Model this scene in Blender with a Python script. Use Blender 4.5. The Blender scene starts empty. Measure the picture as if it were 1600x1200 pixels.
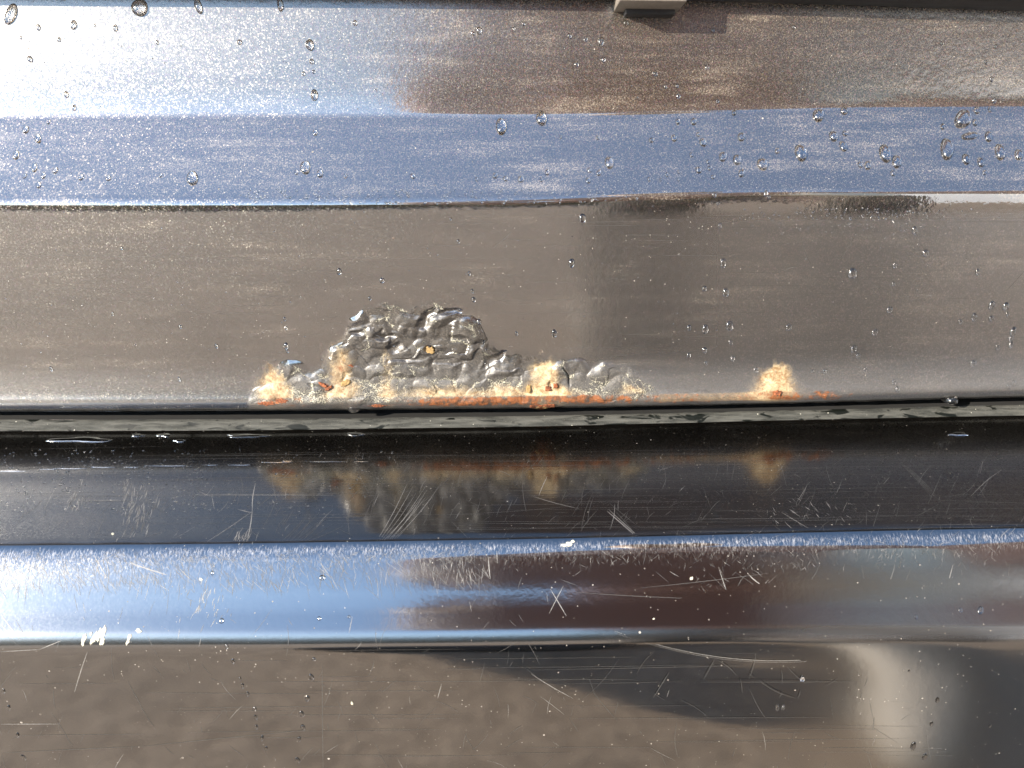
import bpy, math, random
import numpy as np
from mathutils import Vector, Matrix
R = math.radians
rng = np.random.default_rng(7)
random.seed(7)
SC = bpy.context.scene
COL = SC.collection

# ------------------------------------------------------------------ camera, sky, sun, exposure
F = 1232.0                      # focal length in photo pixels (photo 1600 x 1200)
PITCH = 20.0
CAM = np.array([0.0, -0.262, 0.4475])
cd = bpy.data.cameras.new('camera'); cam = bpy.data.objects.new('camera', cd); COL.objects.link(cam)
cam.location = CAM; cam.rotation_euler = (R(90 - PITCH), 0, 0)
cd.sensor_width = 36; cd.lens = 36 * F / 1600; cd.clip_start = 0.01; cd.clip_end = 2000
cd.dof.use_dof = True; cd.dof.focus_distance = 0.275; cd.dof.aperture_fstop = 26
SC.camera = cam
SUN_AZ, SUN_EL = 50.0, 21.0     # left of the camera axis, height
w = bpy.data.worlds.new('World'); SC.world = w; w.use_nodes = True
wn = w.node_tree; bg = wn.nodes['Background']
sky = wn.nodes.new('ShaderNodeTexSky'); sky.sky_type = 'NISHITA'; sky.sun_disc = False
sky.sun_elevation = R(SUN_EL); sky.sun_rotation = R(180 + SUN_AZ)
sky.air_density = 1.0; sky.dust_density = 0.15; sky.ozone_density = 1.6
wn.links.new(sky.outputs[0], bg.inputs[0]); bg.inputs[1].default_value = 0.15
sd = bpy.data.lights.new('sun', 'SUN'); sd.energy = 4.2; sd.angle = R(0.5); sd.color = (1.0, 0.90, 0.76)
sun = bpy.data.objects.new('sun', sd); COL.objects.link(sun)
L = Vector((-math.sin(R(SUN_AZ)) * math.cos(R(SUN_EL)), -math.cos(R(SUN_AZ)) * math.cos(R(SUN_EL)), math.sin(R(SUN_EL))))
sun.rotation_euler = L.to_track_quat('Z', 'Y').to_euler(); sun.location = (0, -2, 3)
SC.view_settings.view_transform = 'Standard'; SC.view_settings.look = 'None'
SC.view_settings.exposure = 1.9; SC.view_settings.gamma = 1.0

# ------------------------------------------------------------------ numpy noise
def _h(ix, iy, s):
    n = (ix.astype(np.int64) * 374761393 + iy.astype(np.int64) * 668265263 + s * 1442695041) & 0x7fffffff
    n = ((n ^ (n >> 13)) * 1274126177) & 0x7fffffff
    return ((n ^ (n >> 16)) & 0xffff) / 65535.0
def vnoise(x, y, s=0):
    ix = np.floor(x); iy = np.floor(y); fx = x - ix; fy = y - iy
    fx = fx * fx * fx * (fx * (fx * 6 - 15) + 10); fy = fy * fy * fy * (fy * (fy * 6 - 15) + 10)
    a = _h(ix, iy, s); b = _h(ix + 1, iy, s); c = _h(ix, iy + 1, s); d = _h(ix + 1, iy + 1, s)
    return (a * (1 - fx) + b * fx) * (1 - fy) + (c * (1 - fx) + d * fx) * fy
def fbm(x, y, o=4, s=0):
    t = 0; a = 0.5
    for k in range(o):
        t = t + a * vnoise(x * 2 ** k + 17 * k, y * 2 ** k - 9 * k, s + k); a *= 0.5
    return t / (1 - 0.5 ** o)
def worley(x, y, s=0):
    ix = np.floor(x); iy = np.floor(y); d1 = np.full(x.shape, 9.0); d2 = np.full(x.shape, 9.0); idv = np.zeros(x.shape)
    for i in (-1, 0, 1):
        for j in (-1, 0, 1):
            cx = ix + i; cy = iy + j
            px = cx + _h(cx, cy, s); py = cy + _h(cx, cy, s + 5)
            d = np.hypot(px - x, py - y); m = d < d1
            d2 = np.where(m, d1, np.minimum(d2, d)); idv = np.where(m, _h(cx, cy, s + 9), idv); d1 = np.where(m, d, d1)
    return d1, d2, idv
def sstep(a, b, x):
    t = np.clip((x - a) / (b - a), 0, 1); return t * t * (3 - 2 * t)

# ------------------------------------------------------------------ section of the door and of the sill
# The car side runs along X. Each section is a list of stations with the tilt of the surface there
# (degrees from vertical, + faces up) and is integrated into a (y, z) profile.
DOOR_T = [(-700, 4), (-60, 6), (20, 8), (150, 9), (170, 12), (180, 30), (296, 33), (306, 34), (313, 20), (319, 3), (335, 0),
          (530, -1), (565, 1), (590, 4), (606, 8), (619, 13), (626, 5), (633, -35), (639, -75)]
SILL_T = [(650.5, 80), (653, 60), (656, 30), (664, 30), (668, 70), (674, 85), (700, 88.5), (830, 88.5), (840, 80), (846, 58), (856, 43), (872, 33),
          (925, 29), (945, 31), (960, 35), (982, 35), (991, 25), (1004, 18.5), (1011, 4), (1022, -1), (1200, -5), (1330, -10), (1420, -30)]
def elev(r): return R(-PITCH) + np.arctan((600 - r) / F)
def hit(p, d, r):
    e = elev(r); rx, rz = math.cos(e), math.sin(e)
    # CAM + a*ray = p + k*d
    A = np.array([[rx, -d[0]], [rz, -d[1]]]); b = np.array([p[0] - CAM[1], p[1] - CAM[2]])
    a, k = np.linalg.solve(A, b); return p + k * d
def section(tab, r0, p0):
    rs = np.arange(tab[0][0], tab[-1][0] + 0.25, 0.5)
    t = np.interp(rs, [a for a, b in tab], [b for a, b in tab])
    k = np.array([1, 2, 3, 2, 1.]); k /= k.sum()
    t = np.convolve(np.pad(t, 2, mode='edge'), k, 'valid')
    i0 = int(round((r0 - rs[0]) * 2)); P = np.zeros((len(rs), 2)); P[i0] = p0
    for i in range(i0 - 1, -1, -1):
        a = R((t[i] + t[i + 1]) / 2); P[i] = hit(P[i + 1], np.array([math.sin(a), math.cos(a)]), rs[i])
    for i in range(i0 + 1, len(rs)):
        a = R((t[i] + t[i - 1]) / 2); P[i] = hit(P[i - 1], np.array([math.sin(a), math.cos(a)]), rs[i])
    return rs, P
def on_ray(r, y):
    e = elev(r); k = (y - CAM[1]) / math.cos(e); return np.array([y, CAM[2] + k * math.sin(e)])
D_rs, D_P = section(DOOR_T, 620, on_ray(620, 0.0))
S_rs, S_P = section(SILL_T, 666, on_ray(666, 0.004))
def prof(which, r):
    rs, P = (D_rs, D_P) if which == 'd' else (S_rs, S_P)
    return np.interp(r, rs, P[:, 0]), np.interp(r, rs, P[:, 1])
# how far each pressed line rises or falls along the car (from nominal station)
LC = np.array([-200, 0, 400, 800, 1200, 1600, 1800])
LINES = [(-700, [0] * 7), (14, [-6, -5, -4, -2, 4, 14, 18]), (172, [8, 7, 5, 6, -2, -9, -12]), (315, [3, 3, 3, 1, -13, -11, -12]),
         (345, [3, 3, 3, 1, -11, -11, -12]), (638, [4, 4, 3, 0, -8, -19, -23]), (667, [7, 7, 6, 1, -10, -18, -22]),
         (845, [12, 11, 9, 1, -9, -19, -23]), (995, [6, 6, 5, -2, -10, -12, -13]), (1420, [0] * 7)]
_cc = np.arange(-400, 2001, 5.0)
_lt = []
for r, v in LINES:
    cv = np.interp(_cc, LC, v); k = np.hanning(61); k /= k.sum()
    _lt.append(np.convolve(np.pad(cv, 30, mode='edge'), k, 'valid'))
_lt = np.array(_lt); _lr = np.array([a for a, b in LINES], float)
def drow(r, c):
    r = np.asarray(r, float); c = np.asarray(c, float); r, c = np.broadcast_arrays(r, c)
    ci = np.clip((c + 400) / 5, 0, len(_cc) - 1.001); i0 = ci.astype(int); fc = ci - i0
    j = np.clip(np.searchsorted(_lr, r) - 1, 0, len(_lr) - 2); fr = np.clip((r - _lr[j]) / (_lr[j + 1] - _lr[j]), 0, 1)
    g = lambda jj: _lt[jj, i0] * (1 - fc) + _lt[jj, i0 + 1] * fc
    return g(j) * (1 - fr) + g(j + 1) * fr
def depth_of(y, z):
    return (y - CAM[1]) * math.cos(R(PITCH)) - (z - CAM[2]) * math.sin(R(PITCH))
def surf(which, x, r):
    """world point of the panel at x metres along the car, station r; also its photo column / row"""
    y, z = prof(which, r); d = depth_of(y, z); c = 800 + x / d * F
    dr = drow(r, c)
    z2 = z - dr * d / F * 1.03
    # slow waves of the pressed sheet
    y2 = y + 0.00035 * np.sin(c / 210.0 + r / 160.0) * np.sin(c / 490.0 + 1.0)
    return np.stack([x + 0 * y, y2, z2], -1), c, r + dr
def place(which, c, rp, eps=0.0):
    """surface point + normal under photo column c / row rp"""
    c = np.asarray(c, float); rp = np.asarray(rp, float); c, rp = np.broadcast_arrays(c, rp)
    r = rp.copy()
    for _ in range(8): r = rp - drow(r, c)
    def pt(cc, rr):
        y, z = prof(which, rr); return surf(which, (cc - 800) / F * depth_of(y, z), rr)[0]
    p = pt(c, r); a = pt(c + 1.5, r) - pt(c - 1.5, r); b = pt(c, r - 1.5) - pt(c, r + 1.5)
    n = np.cross(a, b); n /= np.linalg.norm(n, axis=-1, keepdims=True)
    return p + n * eps, n
MM = 0.001
PXM = 0.265 / F     # metres per photo pixel on the door

# ------------------------------------------------------------------ mesh helpers
def tag(o, label=None, cat=None, group=None, kind=None):
    for k, v in (('label', label), ('category', cat), ('group', group), ('kind', kind)):
        if v: o[k] = v
    return o
def mesh_np(name, V, Fc, mat=None, parent=None, smooth=True, attrs=None):
    me = bpy.data.meshes.new(name); V = np.asarray(V, float).reshape(-1, 3)
    if isinstance(Fc, np.ndarray):
        n = Fc.shape[1]; me.vertices.add(len(V)); me.vertices.foreach_set('co', V.ravel())
        me.loops.add(Fc.size); me.loops.foreach_set('vertex_index', Fc.ravel().astype(np.int32))
        me.polygons.add(len(Fc)); me.polygons.foreach_set('loop_start', (np.arange(len(Fc)) * n).astype(np.int32))
        me.update(calc_edges=True); me.validate()
    else:
        me.from_pydata([tuple(v) for v in V], [], Fc)
    me.polygons.foreach_set('use_smooth', [smooth] * len(me.polygons))
    for k, a in (attrs or {}).items():
        at = me.attributes.new(k, 'FLOAT', 'POINT'); at.data.foreach_set('value', np.asarray(a, float).ravel())
    if mat: me.materials.append(mat)
    o = bpy.data.objects.new(name, me); COL.objects.link(o)
    if parent: o.parent = parent
    return o
def gridfaces(nr, nc, flip=False):
    i = np.arange(nr - 1)[:, None] * nc + np.arange(nc - 1)[None]
    q = np.stack([i, i + nc, i + nc + 1, i + 1], -1).reshape(-1, 4)
    return q[:, ::-1].copy() if flip else q
def grid(name, V, mat, parent=None, attrs=None, flip=False):
    nr, nc = V.shape[:2]; return mesh_np(name, V, gridfaces(nr, nc, flip), mat, parent, True, attrs)
def loft(name, rings, mat, parent=None, cap=True, smooth=True):
    rings = np.array(rings); n, m = rings.shape[:2]; f = []
    for i in range(n - 1):
        for j in range(m): f.append((i * m + j, i * m + (j + 1) % m, (i + 1) * m + (j + 1) % m, (i + 1) * m + j))
    if cap: f.append(tuple(range(m))[::-1]); f.append(tuple((n - 1) * m + j for j in range(m)))
    o = mesh_np(name, rings.reshape(-1, 3), f, mat, parent, smooth); return o

# ------------------------------------------------------------------ materials
def newmat(name):
    m = bpy.data.materials.new(name); m.use_nodes = True; nt = m.node_tree; b = nt.nodes['Principled BSDF']; return m, nt, b
class NB:
    def __init__(s, nt): s.nt = nt; s.co = nt.nodes.new('ShaderNodeTexCoord').outputs['Object']
    def n(s, t, **k):
        o = s.nt.nodes.new(t)
        for a, v in k.items(): setattr(o, a, v)
        return o
    def set(s, node, **k):
        for a, v in k.items():
            a = a.replace('_', ' ')
            i = node.inputs[a] if a in node.inputs else node.inputs[int(a)]
            if hasattr(v, 'is_output') or isinstance(v, bpy.types.NodeSocket): s.nt.links.new(v, i)
            else: i.default_value = v
        return node
    def math(s, op, a, b=0.0, c=None, clamp=False):
        n = s.n('ShaderNodeMath', operation=op, use_clamp=clamp)
        for i, v in enumerate((a, b) if c is None else (a, b, c)):
            if isinstance(v, bpy.types.NodeSocket): s.nt.links.new(v, n.inputs[i])
            else: n.inputs[i].default_value = v
        return n.outputs[0]
    def noise(s, scale, detail=3, rough=0.5, vec=None, out='Fac', dist=0):
        n = s.n('ShaderNodeTexNoise'); n.inputs['Scale'].default_value = scale; n.inputs['Detail'].default_value = detail
        n.inputs['Roughness'].default_value = rough; n.inputs['Distortion'].default_value = dist
        s.nt.links.new(vec or s.co, n.inputs['Vector']); return n.outputs[out]
    def voro(s, scale, out='Distance', vec=None, feature='F1', rnd=1.0):
        n = s.n('ShaderNodeTexVoronoi', feature=feature); n.inputs['Scale'].default_value = scale
        s.nt.links.new(vec or s.co, n.inputs['Vector'])
        return n.outputs[out] if isinstance(out, str) else [n.outputs[o] for o in out]
    def stretch(s, x, y, z):
        m = s.n('ShaderNodeMapping'); m.inputs['Scale'].default_value = (x, y, z); s.nt.links.new(s.co, m.inputs[0]); return m.outputs[0]
    def mapr(s, v, a, b, c=0.0, d=1.0, smooth=True):
        m = s.n('ShaderNodeMapRange'); m.interpolation_type = 'SMOOTHSTEP' if smooth else 'LINEAR'
        s.nt.links.new(v, m.inputs[0])
        for i, q in enumerate((a, b, c, d)): m.inputs[i + 1].default_value = q
        return m.outputs[0]
    def mix(s, f, a, b, mode='MIX'):
        m = s.n('ShaderNodeMix', data_type='RGBA', blend_type=mode)
        for i, v in ((0, f), (6, a), (7, b)):
            if isinstance(v, bpy.types.NodeSocket): s.nt.links.new(v, m.inputs[i])
            elif i == 0: m.inputs[0].default_value = v
            else: m.inputs[i].default_value = (*v, 1)
        return m.outputs[2]
    def attr(s, name):
        a = s.n('ShaderNodeAttribute'); a.attribute_name = name; return a.outputs['Fac']
    def bump(s, h, strength, dist, nrm=None):
        b = s.n('ShaderNodeBump'); b.inputs['Strength'].default_value = strength; b.inputs['Distance'].default_value = dist
        s.nt.links.new(h, b.inputs['Height'])
        if nrm: s.nt.links.new(nrm, b.inputs['Normal'])
        return b.outputs[0]
def simple(name, col, rough=0.6, metal=0.0, var=0.15, nscale=300, bump=0.0, spec=0.5):
    m, nt, b = newmat(name); nb = NB(nt)
    f = nb.noise(nscale, 4, 0.6)
    c = nb.mix(nb.mapr(f, 0.3, 0.7), tuple(v * (1 - var) for v in col), tuple(min(1, v * (1 + var)) for v in col))
    nb.set(b, Base_Color=c, Roughness=rough, Metallic=metal); b.inputs['Specular IOR Level'].default_value = spec
    if bump: nb.set(b, Normal=nb.bump(f, 1.0, bump))
    return m
def specks(nb, scale, rad, keep, seed):
    """tiny dust grains: round spots in a share of the cells"""
    mp = nb.n('ShaderNodeMapping'); mp.inputs['Location'].default_value = (seed * 0.37, seed * 0.11, seed * 0.73); nb.nt.links.new(nb.co, mp.inputs[0])
    d, cc = nb.voro(scale, ('Distance', 'Color'), vec=mp.outputs[0])
    sp = nb.n('ShaderNodeSeparateColor'); nb.nt.links.new(cc, sp.inputs[0])
    on = nb.math('GREATER_THAN', sp.outputs[0], 1 - keep)
    r = nb.math('MULTIPLY', nb.math('ADD', nb.math('MULTIPLY', sp.outputs[1], 1.1), 0.35), rad)
    s = nb.math('LESS_THAN', d, r)
    return nb.math('MULTIPLY', s, on), sp.outputs[2]

def paint(name, rusted=False, rough=0.42, peel=1.0, flake=0.5, dirt=0.5, fb=1.0, haze=0.0):
    m, nt, b = newmat(name); nb = NB(nt)
    # metallic flake layer; glit paints extra sun glitter into its colour by zone
    fl = nb.voro(2900, 'Color'); sp = nb.n('ShaderNodeSeparateColor'); nt.links.new(fl, sp.inputs[0])
    base = nb.mix(nb.math('MULTIPLY', nb.math('POWER', sp.outputs[0], 4.0), nb.attr('glit')), (0.012 * fb, 0.0112 * fb, 0.0108 * fb), (0.30 * fb, 0.255 * fb, 0.205 * fb))
    tint = nb.mix(0.35, (0.5, 0.5, 0.5), fl)
    base = nb.mix(1.0, base, nb.mix(1.0, tint, (2.0, 2.0, 2.0), 'MULTIPLY'), 'MULTIPLY')
    # dust film, wiped along the car; hz adds haze painted in to brighten zones
    streak = nb.noise(1.0, 5, 0.62, vec=nb.stretch(22, 100, 260))
    film = nb.mapr(streak, 0.42, 0.85, 0.0, dirt)
    film = nb.math('MULTIPLY', film, nb.mapr(nb.noise(40, 3), 0.3, 0.75))
    grain = nb.mapr(nb.noise(2400, 2, 0.7), 0.45, 0.8, 0.2, 1.0)
    film = nb.math('MULTIPLY', nb.math('ADD', film, nb.math('MULTIPLY', nb.math('ADD', nb.math('MULTIPLY', film, 1.5), haze), nb.attr('hz'))), grain, clamp=True)
    base = nb.mix(film, base, (0.20, 0.170, 0.135))
    if not rusted:
        sv = nb.noise(1.0, 4, 0.75, vec=nb.stretch(3000, 500, 900)); sf = nb.math('MULTIPLY', nb.attr('scuff'), nb.mapr(sv, 0.42, 0.72), clamp=True)
        base = nb.mix(sf, base, (0.30, 0.28, 0.26)); film = nb.math('MAXIMUM', film, sf)
    metal = nb.math('SUBTRACT', 0.9, film, clamp=True)
    # separate dust grains
    s1, h1 = specks(nb, 420, 0.065, 0.22 if rusted else 0.38, 1); s2, h2 = specks(nb, 160, 0.04, 0.22, 2); s3, h3 = specks(nb, 1000, 0.11, 0.14, 3)
    dust = nb.math('MAXIMUM', s1, nb.math('MAXIMUM', s2, s3))
    dcol = nb.mix(h1, (0.10, 0.085, 0.07), (0.34, 0.31, 0.27))
    coatw = 1.0
    rr = rough; b.inputs['Specular IOR Level'].default_value = 0.12
    coatw = nb.attr('keep')
    nbase = nb.n('ShaderNodeVectorMath', operation='MULTIPLY_ADD')
    nt.links.new(fl, nbase.inputs[0]); nbase.inputs[1].default_value = (flake,) * 3; nbase.inputs[2].default_value = (-flake / 2,) * 3
    geo = nb.n('ShaderNodeNewGeometry'); add = nb.n('ShaderNodeVectorMath', operation='ADD')
    nt.links.new(geo.outputs['Normal'], add.inputs[0]); nt.links.new(nbase.outputs[0], add.inputs[1])
    nrm = nb.n('ShaderNodeVectorMath', operation='NORMALIZE'); nt.links.new(add.outputs[0], nrm.inputs[0])
    # orange peel in the clear coat
    pk = nb.attr('peel')
    peelh = nb.math('ADD', nb.noise(420, 2, 0.5), nb.math('MULTIPLY', nb.noise(1100, 2, 0.5), 0.35))
    fine = nb.noise(1.0, 4, 0.6, vec=nb.stretch(30, 800, 1800))
    hh = nb.math('ADD', nb.math('MULTIPLY', peelh, nb.math('ADD', nb.math('MULTIPLY', pk, 1.0), 0.12)), nb.math('MULTIPLY', fine, nb.math('ADD', nb.math('MULTIPLY', nb.attr('brush'), 0.9), 0.05)))
    cn = nb.bump(hh, 1.0, 0.00006 * peel)
    if rusted:
        ye = nb.attr('yellow'); og = nb.attr('orange'); sc = nb.attr('scurf'); rw = nb.attr('raw')
        g = nb.noise(3000, 4, 0.8); g2 = nb.noise(420, 5, 0.7); g3 = nb.noise(2600, 2, 0.6)
        mask = lambda a, gg, lo, hi: nb.mapr(nb.math('ADD', a, nb.math('MULTIPLY', nb.math('SUBTRACT', gg, 0.5), 1.9)), lo, hi)
        ms = mask(sc, g, 0.42, 1.0); my = nb.mapr(nb.math('ADD', ye, nb.math('MULTIPLY', nb.math('SUBTRACT', nb.noise(5200, 2, 0.6), 0.5), 1.3)), 0.22, 0.95); mo = mask(og, g2, 0.30, 0.90); mr = mask(rw, g, 0.5, 0.75)
        scol = nb.mix(nb.mapr(g3, 0.40, 0.62), (0.03, 0.03, 0.028), (0.36, 0.335, 0.26))
        base = nb.mix(ms, base, scol)
        ycol = nb.mix(nb.mapr(g2, 0.3, 0.7), (0.21, 0.125, 0.055), (0.50, 0.40, 0.25))
        base = nb.mix(my, base, ycol)
        ocol = nb.mix(nb.mapr(g2, 0.35, 0.62), (0.045, 0.027, 0.017), (0.19, 0.066, 0.022))
        base = nb.mix(mo, base, ocol)
        base = nb.mix(mr, base, nb.mix(nb.mapr(g3, 0.35, 0.65), (0.13, 0.025, 0.010), (0.40, 0.12, 0.03)))
        mt = nb.mapr(nb.math('ADD', nb.attr('matte'), nb.math('MULTIPLY', nb.math('SUBTRACT', g2, 0.5), 0.5)), 0.1, 1.0)
        anyr = nb.math('MAXIMUM', nb.math('MAXIMUM', ms, my), nb.math('MAXIMUM', mo, mr))
        base = nb.mix(nb.math('MULTIPLY', mt, nb.math('SUBTRACT', 1.0, anyr)), base, nb.mix(nb.mapr(g3, 0.35, 0.65), (0.026, 0.022, 0.018), (0.074, 0.063, 0.051)))
        allm = nb.math('MAXIMUM', anyr, nb.math('MULTIPLY', mt, 0.45))
        metal = nb.math('MULTIPLY', metal, nb.math('SUBTRACT', 1.0, allm))
        coatw = nb.math('MULTIPLY', coatw, nb.math('SUBTRACT', 1.0, nb.math('MULTIPLY', allm, 0.85), clamp=True))
        rr = nb.math('ADD', rough, nb.math('MULTIPLY', allm, 0.35))
        rb = nb.math('MULTIPLY', nb.math('ADD', g, g3), nb.math('ADD', nb.math('MULTIPLY', anyr, 0.5), 0.06))
        bn = nb.n('ShaderNodeBump'); bn.inputs['Strength'].default_value = 1; bn.inputs['Distance'].default_value = 0.0003
        nt.links.new(rb, bn.inputs['Height']); nt.links.new(nrm.outputs[0], bn.inputs['Normal']); nout = bn.outputs[0]
    else: nout = nrm.outputs[0]
    base = nb.mix(dust, base, dcol)
    metal = nb.math('MULTIPLY', metal, nb.math('SUBTRACT', 1.0, dust))
    coatw = nb.math('MULTIPLY', coatw, nb.math('SUBTRACT', 1.0, nb.math('MULTIPLY', dust, 0.9)))
    nb.set(b, Base_Color=base, Metallic=metal, Roughness=rr, Normal=nout, Coat_Weight=coatw, Coat_Normal=cn)
    nb.set(b, Coat_Roughness=nb.math('ADD', nb.attr('blur'), 0.03)); b.inputs['Coat IOR'].default_value = 2.85
    return m
M_door = paint('door_paint', rusted=True, rough=0.36, flake=0.40, peel=1.0, dirt=0.6, fb=0.62, haze=0.34)
M_sill = paint('sill_paint', rough=0.30, peel=0.35, flake=0.12, dirt=0.16, fb=0.18, haze=0.11)
M_dark = simple('undercoat_black', (0.006, 0.006, 0.006), 0.9)
M_rubber = simple('moulding_plastic', (0.010, 0.011, 0.014), 0.5, bump=0.0001, nscale=1500)
M_clip = simple('clip_plastic', (0.155, 0.135, 0.115), 0.55, bump=0.0001, nscale=900)
def lipmat():
    m, nt, b = newmat('dusty_seal'); nb = NB(nt)
    st = nb.noise(1.0, 4, 0.6, vec=nb.stretch(90, 400, 900)); g = nb.noise(2200, 3, 0.7)
    c = nb.mix(nb.mapr(st, 0.3, 0.7), (0.022, 0.023, 0.021), (0.066, 0.066, 0.060))
    c = nb.mix(nb.mapr(g, 0.55, 0.8), c, (0.10, 0.095, 0.08))
    wet = nb.mapr(nb.noise(1.0, 3, 0.5, vec=nb.stretch(110, 500, 420), dist=0.6), 0.56, 0.62)
    c = nb.mix(wet, c, (0.004, 0.005, 0.004))
    s1, h1 = specks(nb, 500, 0.10, 0.3, 5)
    c = nb.mix(s1, c, (0.3, 0.29, 0.25))
    nb.set(b, Base_Color=c, Roughness=nb.math('SUBTRACT', 0.75, nb.math('MULTIPLY', wet, 0.3))); b.inputs['Specular IOR Level'].default_value = 0.15
    nb.set(b, Normal=nb.bump(nb.math('MULTIPLY', g, nb.math('SUBTRACT', 1.0, wet)), 0.6, 0.0002))
    return m
M_lip = lipmat()
M_scr = simple('scratched_lacquer', (0.17, 0.16, 0.148), 0.5, var=0.3, nscale=2000)
M_scr2 = simple('faint_scratch', (0.06, 0.057, 0.053), 0.5, var=0.3, nscale=2000)
M_chip = simple('bare_primer', (0.42, 0.39, 0.30), 0.6, var=0.12, nscale=1500, bump=0.0001)
def watermat():
    m, nt, b = newmat('water'); nb = NB(nt)
    nb.set(b, Roughness=0.12, IOR=1.5); b.inputs['Transmission Weight'].default_value = 1.0
    b.inputs['Base Color'].default_value = (1, 1, 1, 1)
    return m
M_water = watermat()

# ------------------------------------------------------------------ the car: one thing, built from door, sill and the dark body behind
car = bpy.data.objects.new('parked_car', None); COL.objects.link(car); car.location = (0, 0, 0)
tag(car, 'dark grey metallic car side with a rust-blistered door bottom above its scratched sill', 'car')

# --- door
XW = 0.40
xs = np.concatenate([np.linspace(-XW, -0.105, 130, endpoint=False), np.linspace(-0.105, 0.125, 800, endpoint=False), np.linspace(0.125, XW, 120)])
rsd = np.concatenate([np.arange(-700, 0, 10.), np.arange(0, 160, 4.), np.arange(160, 345, 1.0), np.arange(345, 440, 3.), np.arange(440, 639.6, 0.85)])
X, RR = np.meshgrid(xs, rsd)
V, C, RP = surf('d', X, RR)
def tri(c, r, c0, rb, h, wd, j):      # soft stain rising from the bottom edge
    u = (c - c0) / (wd * 1.15) + 0.5 * (fbm(r / 16 + j, c / 16, 3, j) - .5); t = np.clip((rb - r) / (h * 1.2), 0, 2)
    q = np.abs(u) * (0.95 + 0.9 * t); return np.exp(-(q * 1.15) ** 2.4) * (1 - sstep(.62, 1.12, t + .5 * (fbm(c / 11, r / 11, 3, 30 + j) - .5)))
def blob(c, r, c0, r0, a, b, ang=0):
    ca, sa = math.cos(R(ang)), math.sin(R(ang)); u = ((c - c0) * ca + (r - r0) * sa) / a; v = (-(c - c0) * sa + (r - r0) * ca) / b
    return u * u + v * v
# outline of the blistered field: highest row reached at each column
TOPC = [385, 400, 430, 455, 480, 505, 520, 545, 565, 600, 640, 680, 715, 745, 765, 800, 850, 900, 950, 985, 1010, 1040, 1200, 1300]
TOPR = [632, 600, 572, 566, 574, 570, 545, 500, 482, 468, 470, 462, 476, 500, 532, 546, 552, 556, 562, 572, 592, 604, 606, 626]
warpc = C + 14 * (vnoise(C / 22, RP / 22, 3) - .5) + 3 * (vnoise(C / 8, RP / 8, 4) - .5)
warpr = RP + 14 * (vnoise(C / 22, RP / 22, 5) - .5) + 3 * (vnoise(C / 8, RP / 8, 6) - .5)
top = np.interp(warpc, TOPC, TOPR, left=700, right=700)
inside = sstep(0, 14, warpr - top) * (1 - sstep(1005, 1040, C))
hem = RR
d1, d2, idv = worley(warpc / 34, warpr / 22, 11); e1, e2, ide = worley(warpc / 15, warpr / 11, 21); g1, g2_, idg = worley(warpc / 8, warpr / 6.5, 31)
lobes = np.clip(1 - d1 * 1.25, 0, 1) ** 0.7 * (0.15 + 1.25 * idv ** 1.6); small = np.clip(1 - e1 * 1.3, 0, 1) ** 0.7 * (0.1 + 1.4 * ide ** 2); tiny = np.clip(1 - g1 * 1.3, 0, 1) ** .8 * idg
dens = 0.35 + 0.65 * np.exp(-blob(C, RP, 650, 520, 110, 60)) + 0.4 * np.exp(-blob(C, RP, 900, 585, 90, 25)) + 0.3 * np.exp(-blob(C, RP, 500, 590, 70, 30))
H = inside * (0.78 * lobes + 0.36 * small * dens + 0.03 * tiny * dens + 0.10 * (fbm(C / 13, RP / 9, 2, 44) - .4)) * MM * 1.1
inh = sstep(-4, 34, warpr - top) * (1 - sstep(985, 1040, C)); H *= inh
# big separate folds seen in the photograph (col, row, half width, half height, tilt, height mm)
for b_ in [(580, 515, 34, 14, -12, .6), (640, 500, 22, 16, 30, .7), (690, 505, 34, 14, -35, 1.1), (735, 515, 15, 22, 10, .7), (700, 540, 26, 14, 10, .6),
           (625, 575, 60, 20, 4, .8), (590, 545, 28, 12, 5, .6), (560, 500, 16, 12, 0, .5), (450, 580, 30, 16, -8, .8), (485, 600, 24, 16, 5, .7), (535, 565, 30, 24, 0, .7),
           (690, 600, 34, 12, 0, .5), (790, 572, 26, 16, -30, .9), (735, 590, 26, 14, 0, .6), (880, 580, 12, 18, 10, .9), (905, 570, 18, 12, 20, .6), (940, 580, 28, 12, 5, .5),
           (850, 600, 26, 22, 0, .5), (430, 610, 26, 18, 0, .5), (965, 600, 20, 10, 0, .4), (820, 595, 20, 14, 0, .4), (640, 605, 40, 10, 0, .4)]:
    q = blob(warpc, warpr, b_[0], b_[1], b_[2], b_[3], b_[4]); H += b_[5] * MM * 0.75 * np.clip(1 - q, 0, 1) ** 1.3
# pits and folds that break the blisters open
for p_ in [(663, 497, 10, 24, 35, .8), (700, 485, 26, 6, -10, .6), (600, 522, 18, 6, 5, .7), (560, 522, 14, 5, 0, .5), (620, 540, 12, 8, -20, .6), (672, 546, 8, 7, 0, .9),
           (500, 607, 22, 5, 30, .5), (855, 598, 5, 12, 0, .6), (886, 590, 3, 18, -15, .8), (770, 560, 30, 7, -25, .6), (715, 530, 14, 6, 20, .6), (545, 585, 14, 5, -20, .4), (640, 560, 40, 4, -6, .35)]:
    q = blob(warpc, warpr, *p_[:5]); H -= p_[5] * MM * 1.25 * np.clip(1 - q, 0, 1) ** 0.9
H += 0.25 * MM * np.exp(-blob(C, RP, 1213, 606, 26, 20)) + 0.12 * MM * sstep(1000, 1060, C) * (1 - sstep(1350, 1400, C)) * sstep(600, 625, RR) * fbm(C / 14, RP / 6, 4, 77)
H *= 1 - sstep(626, 636, RR)
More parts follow.
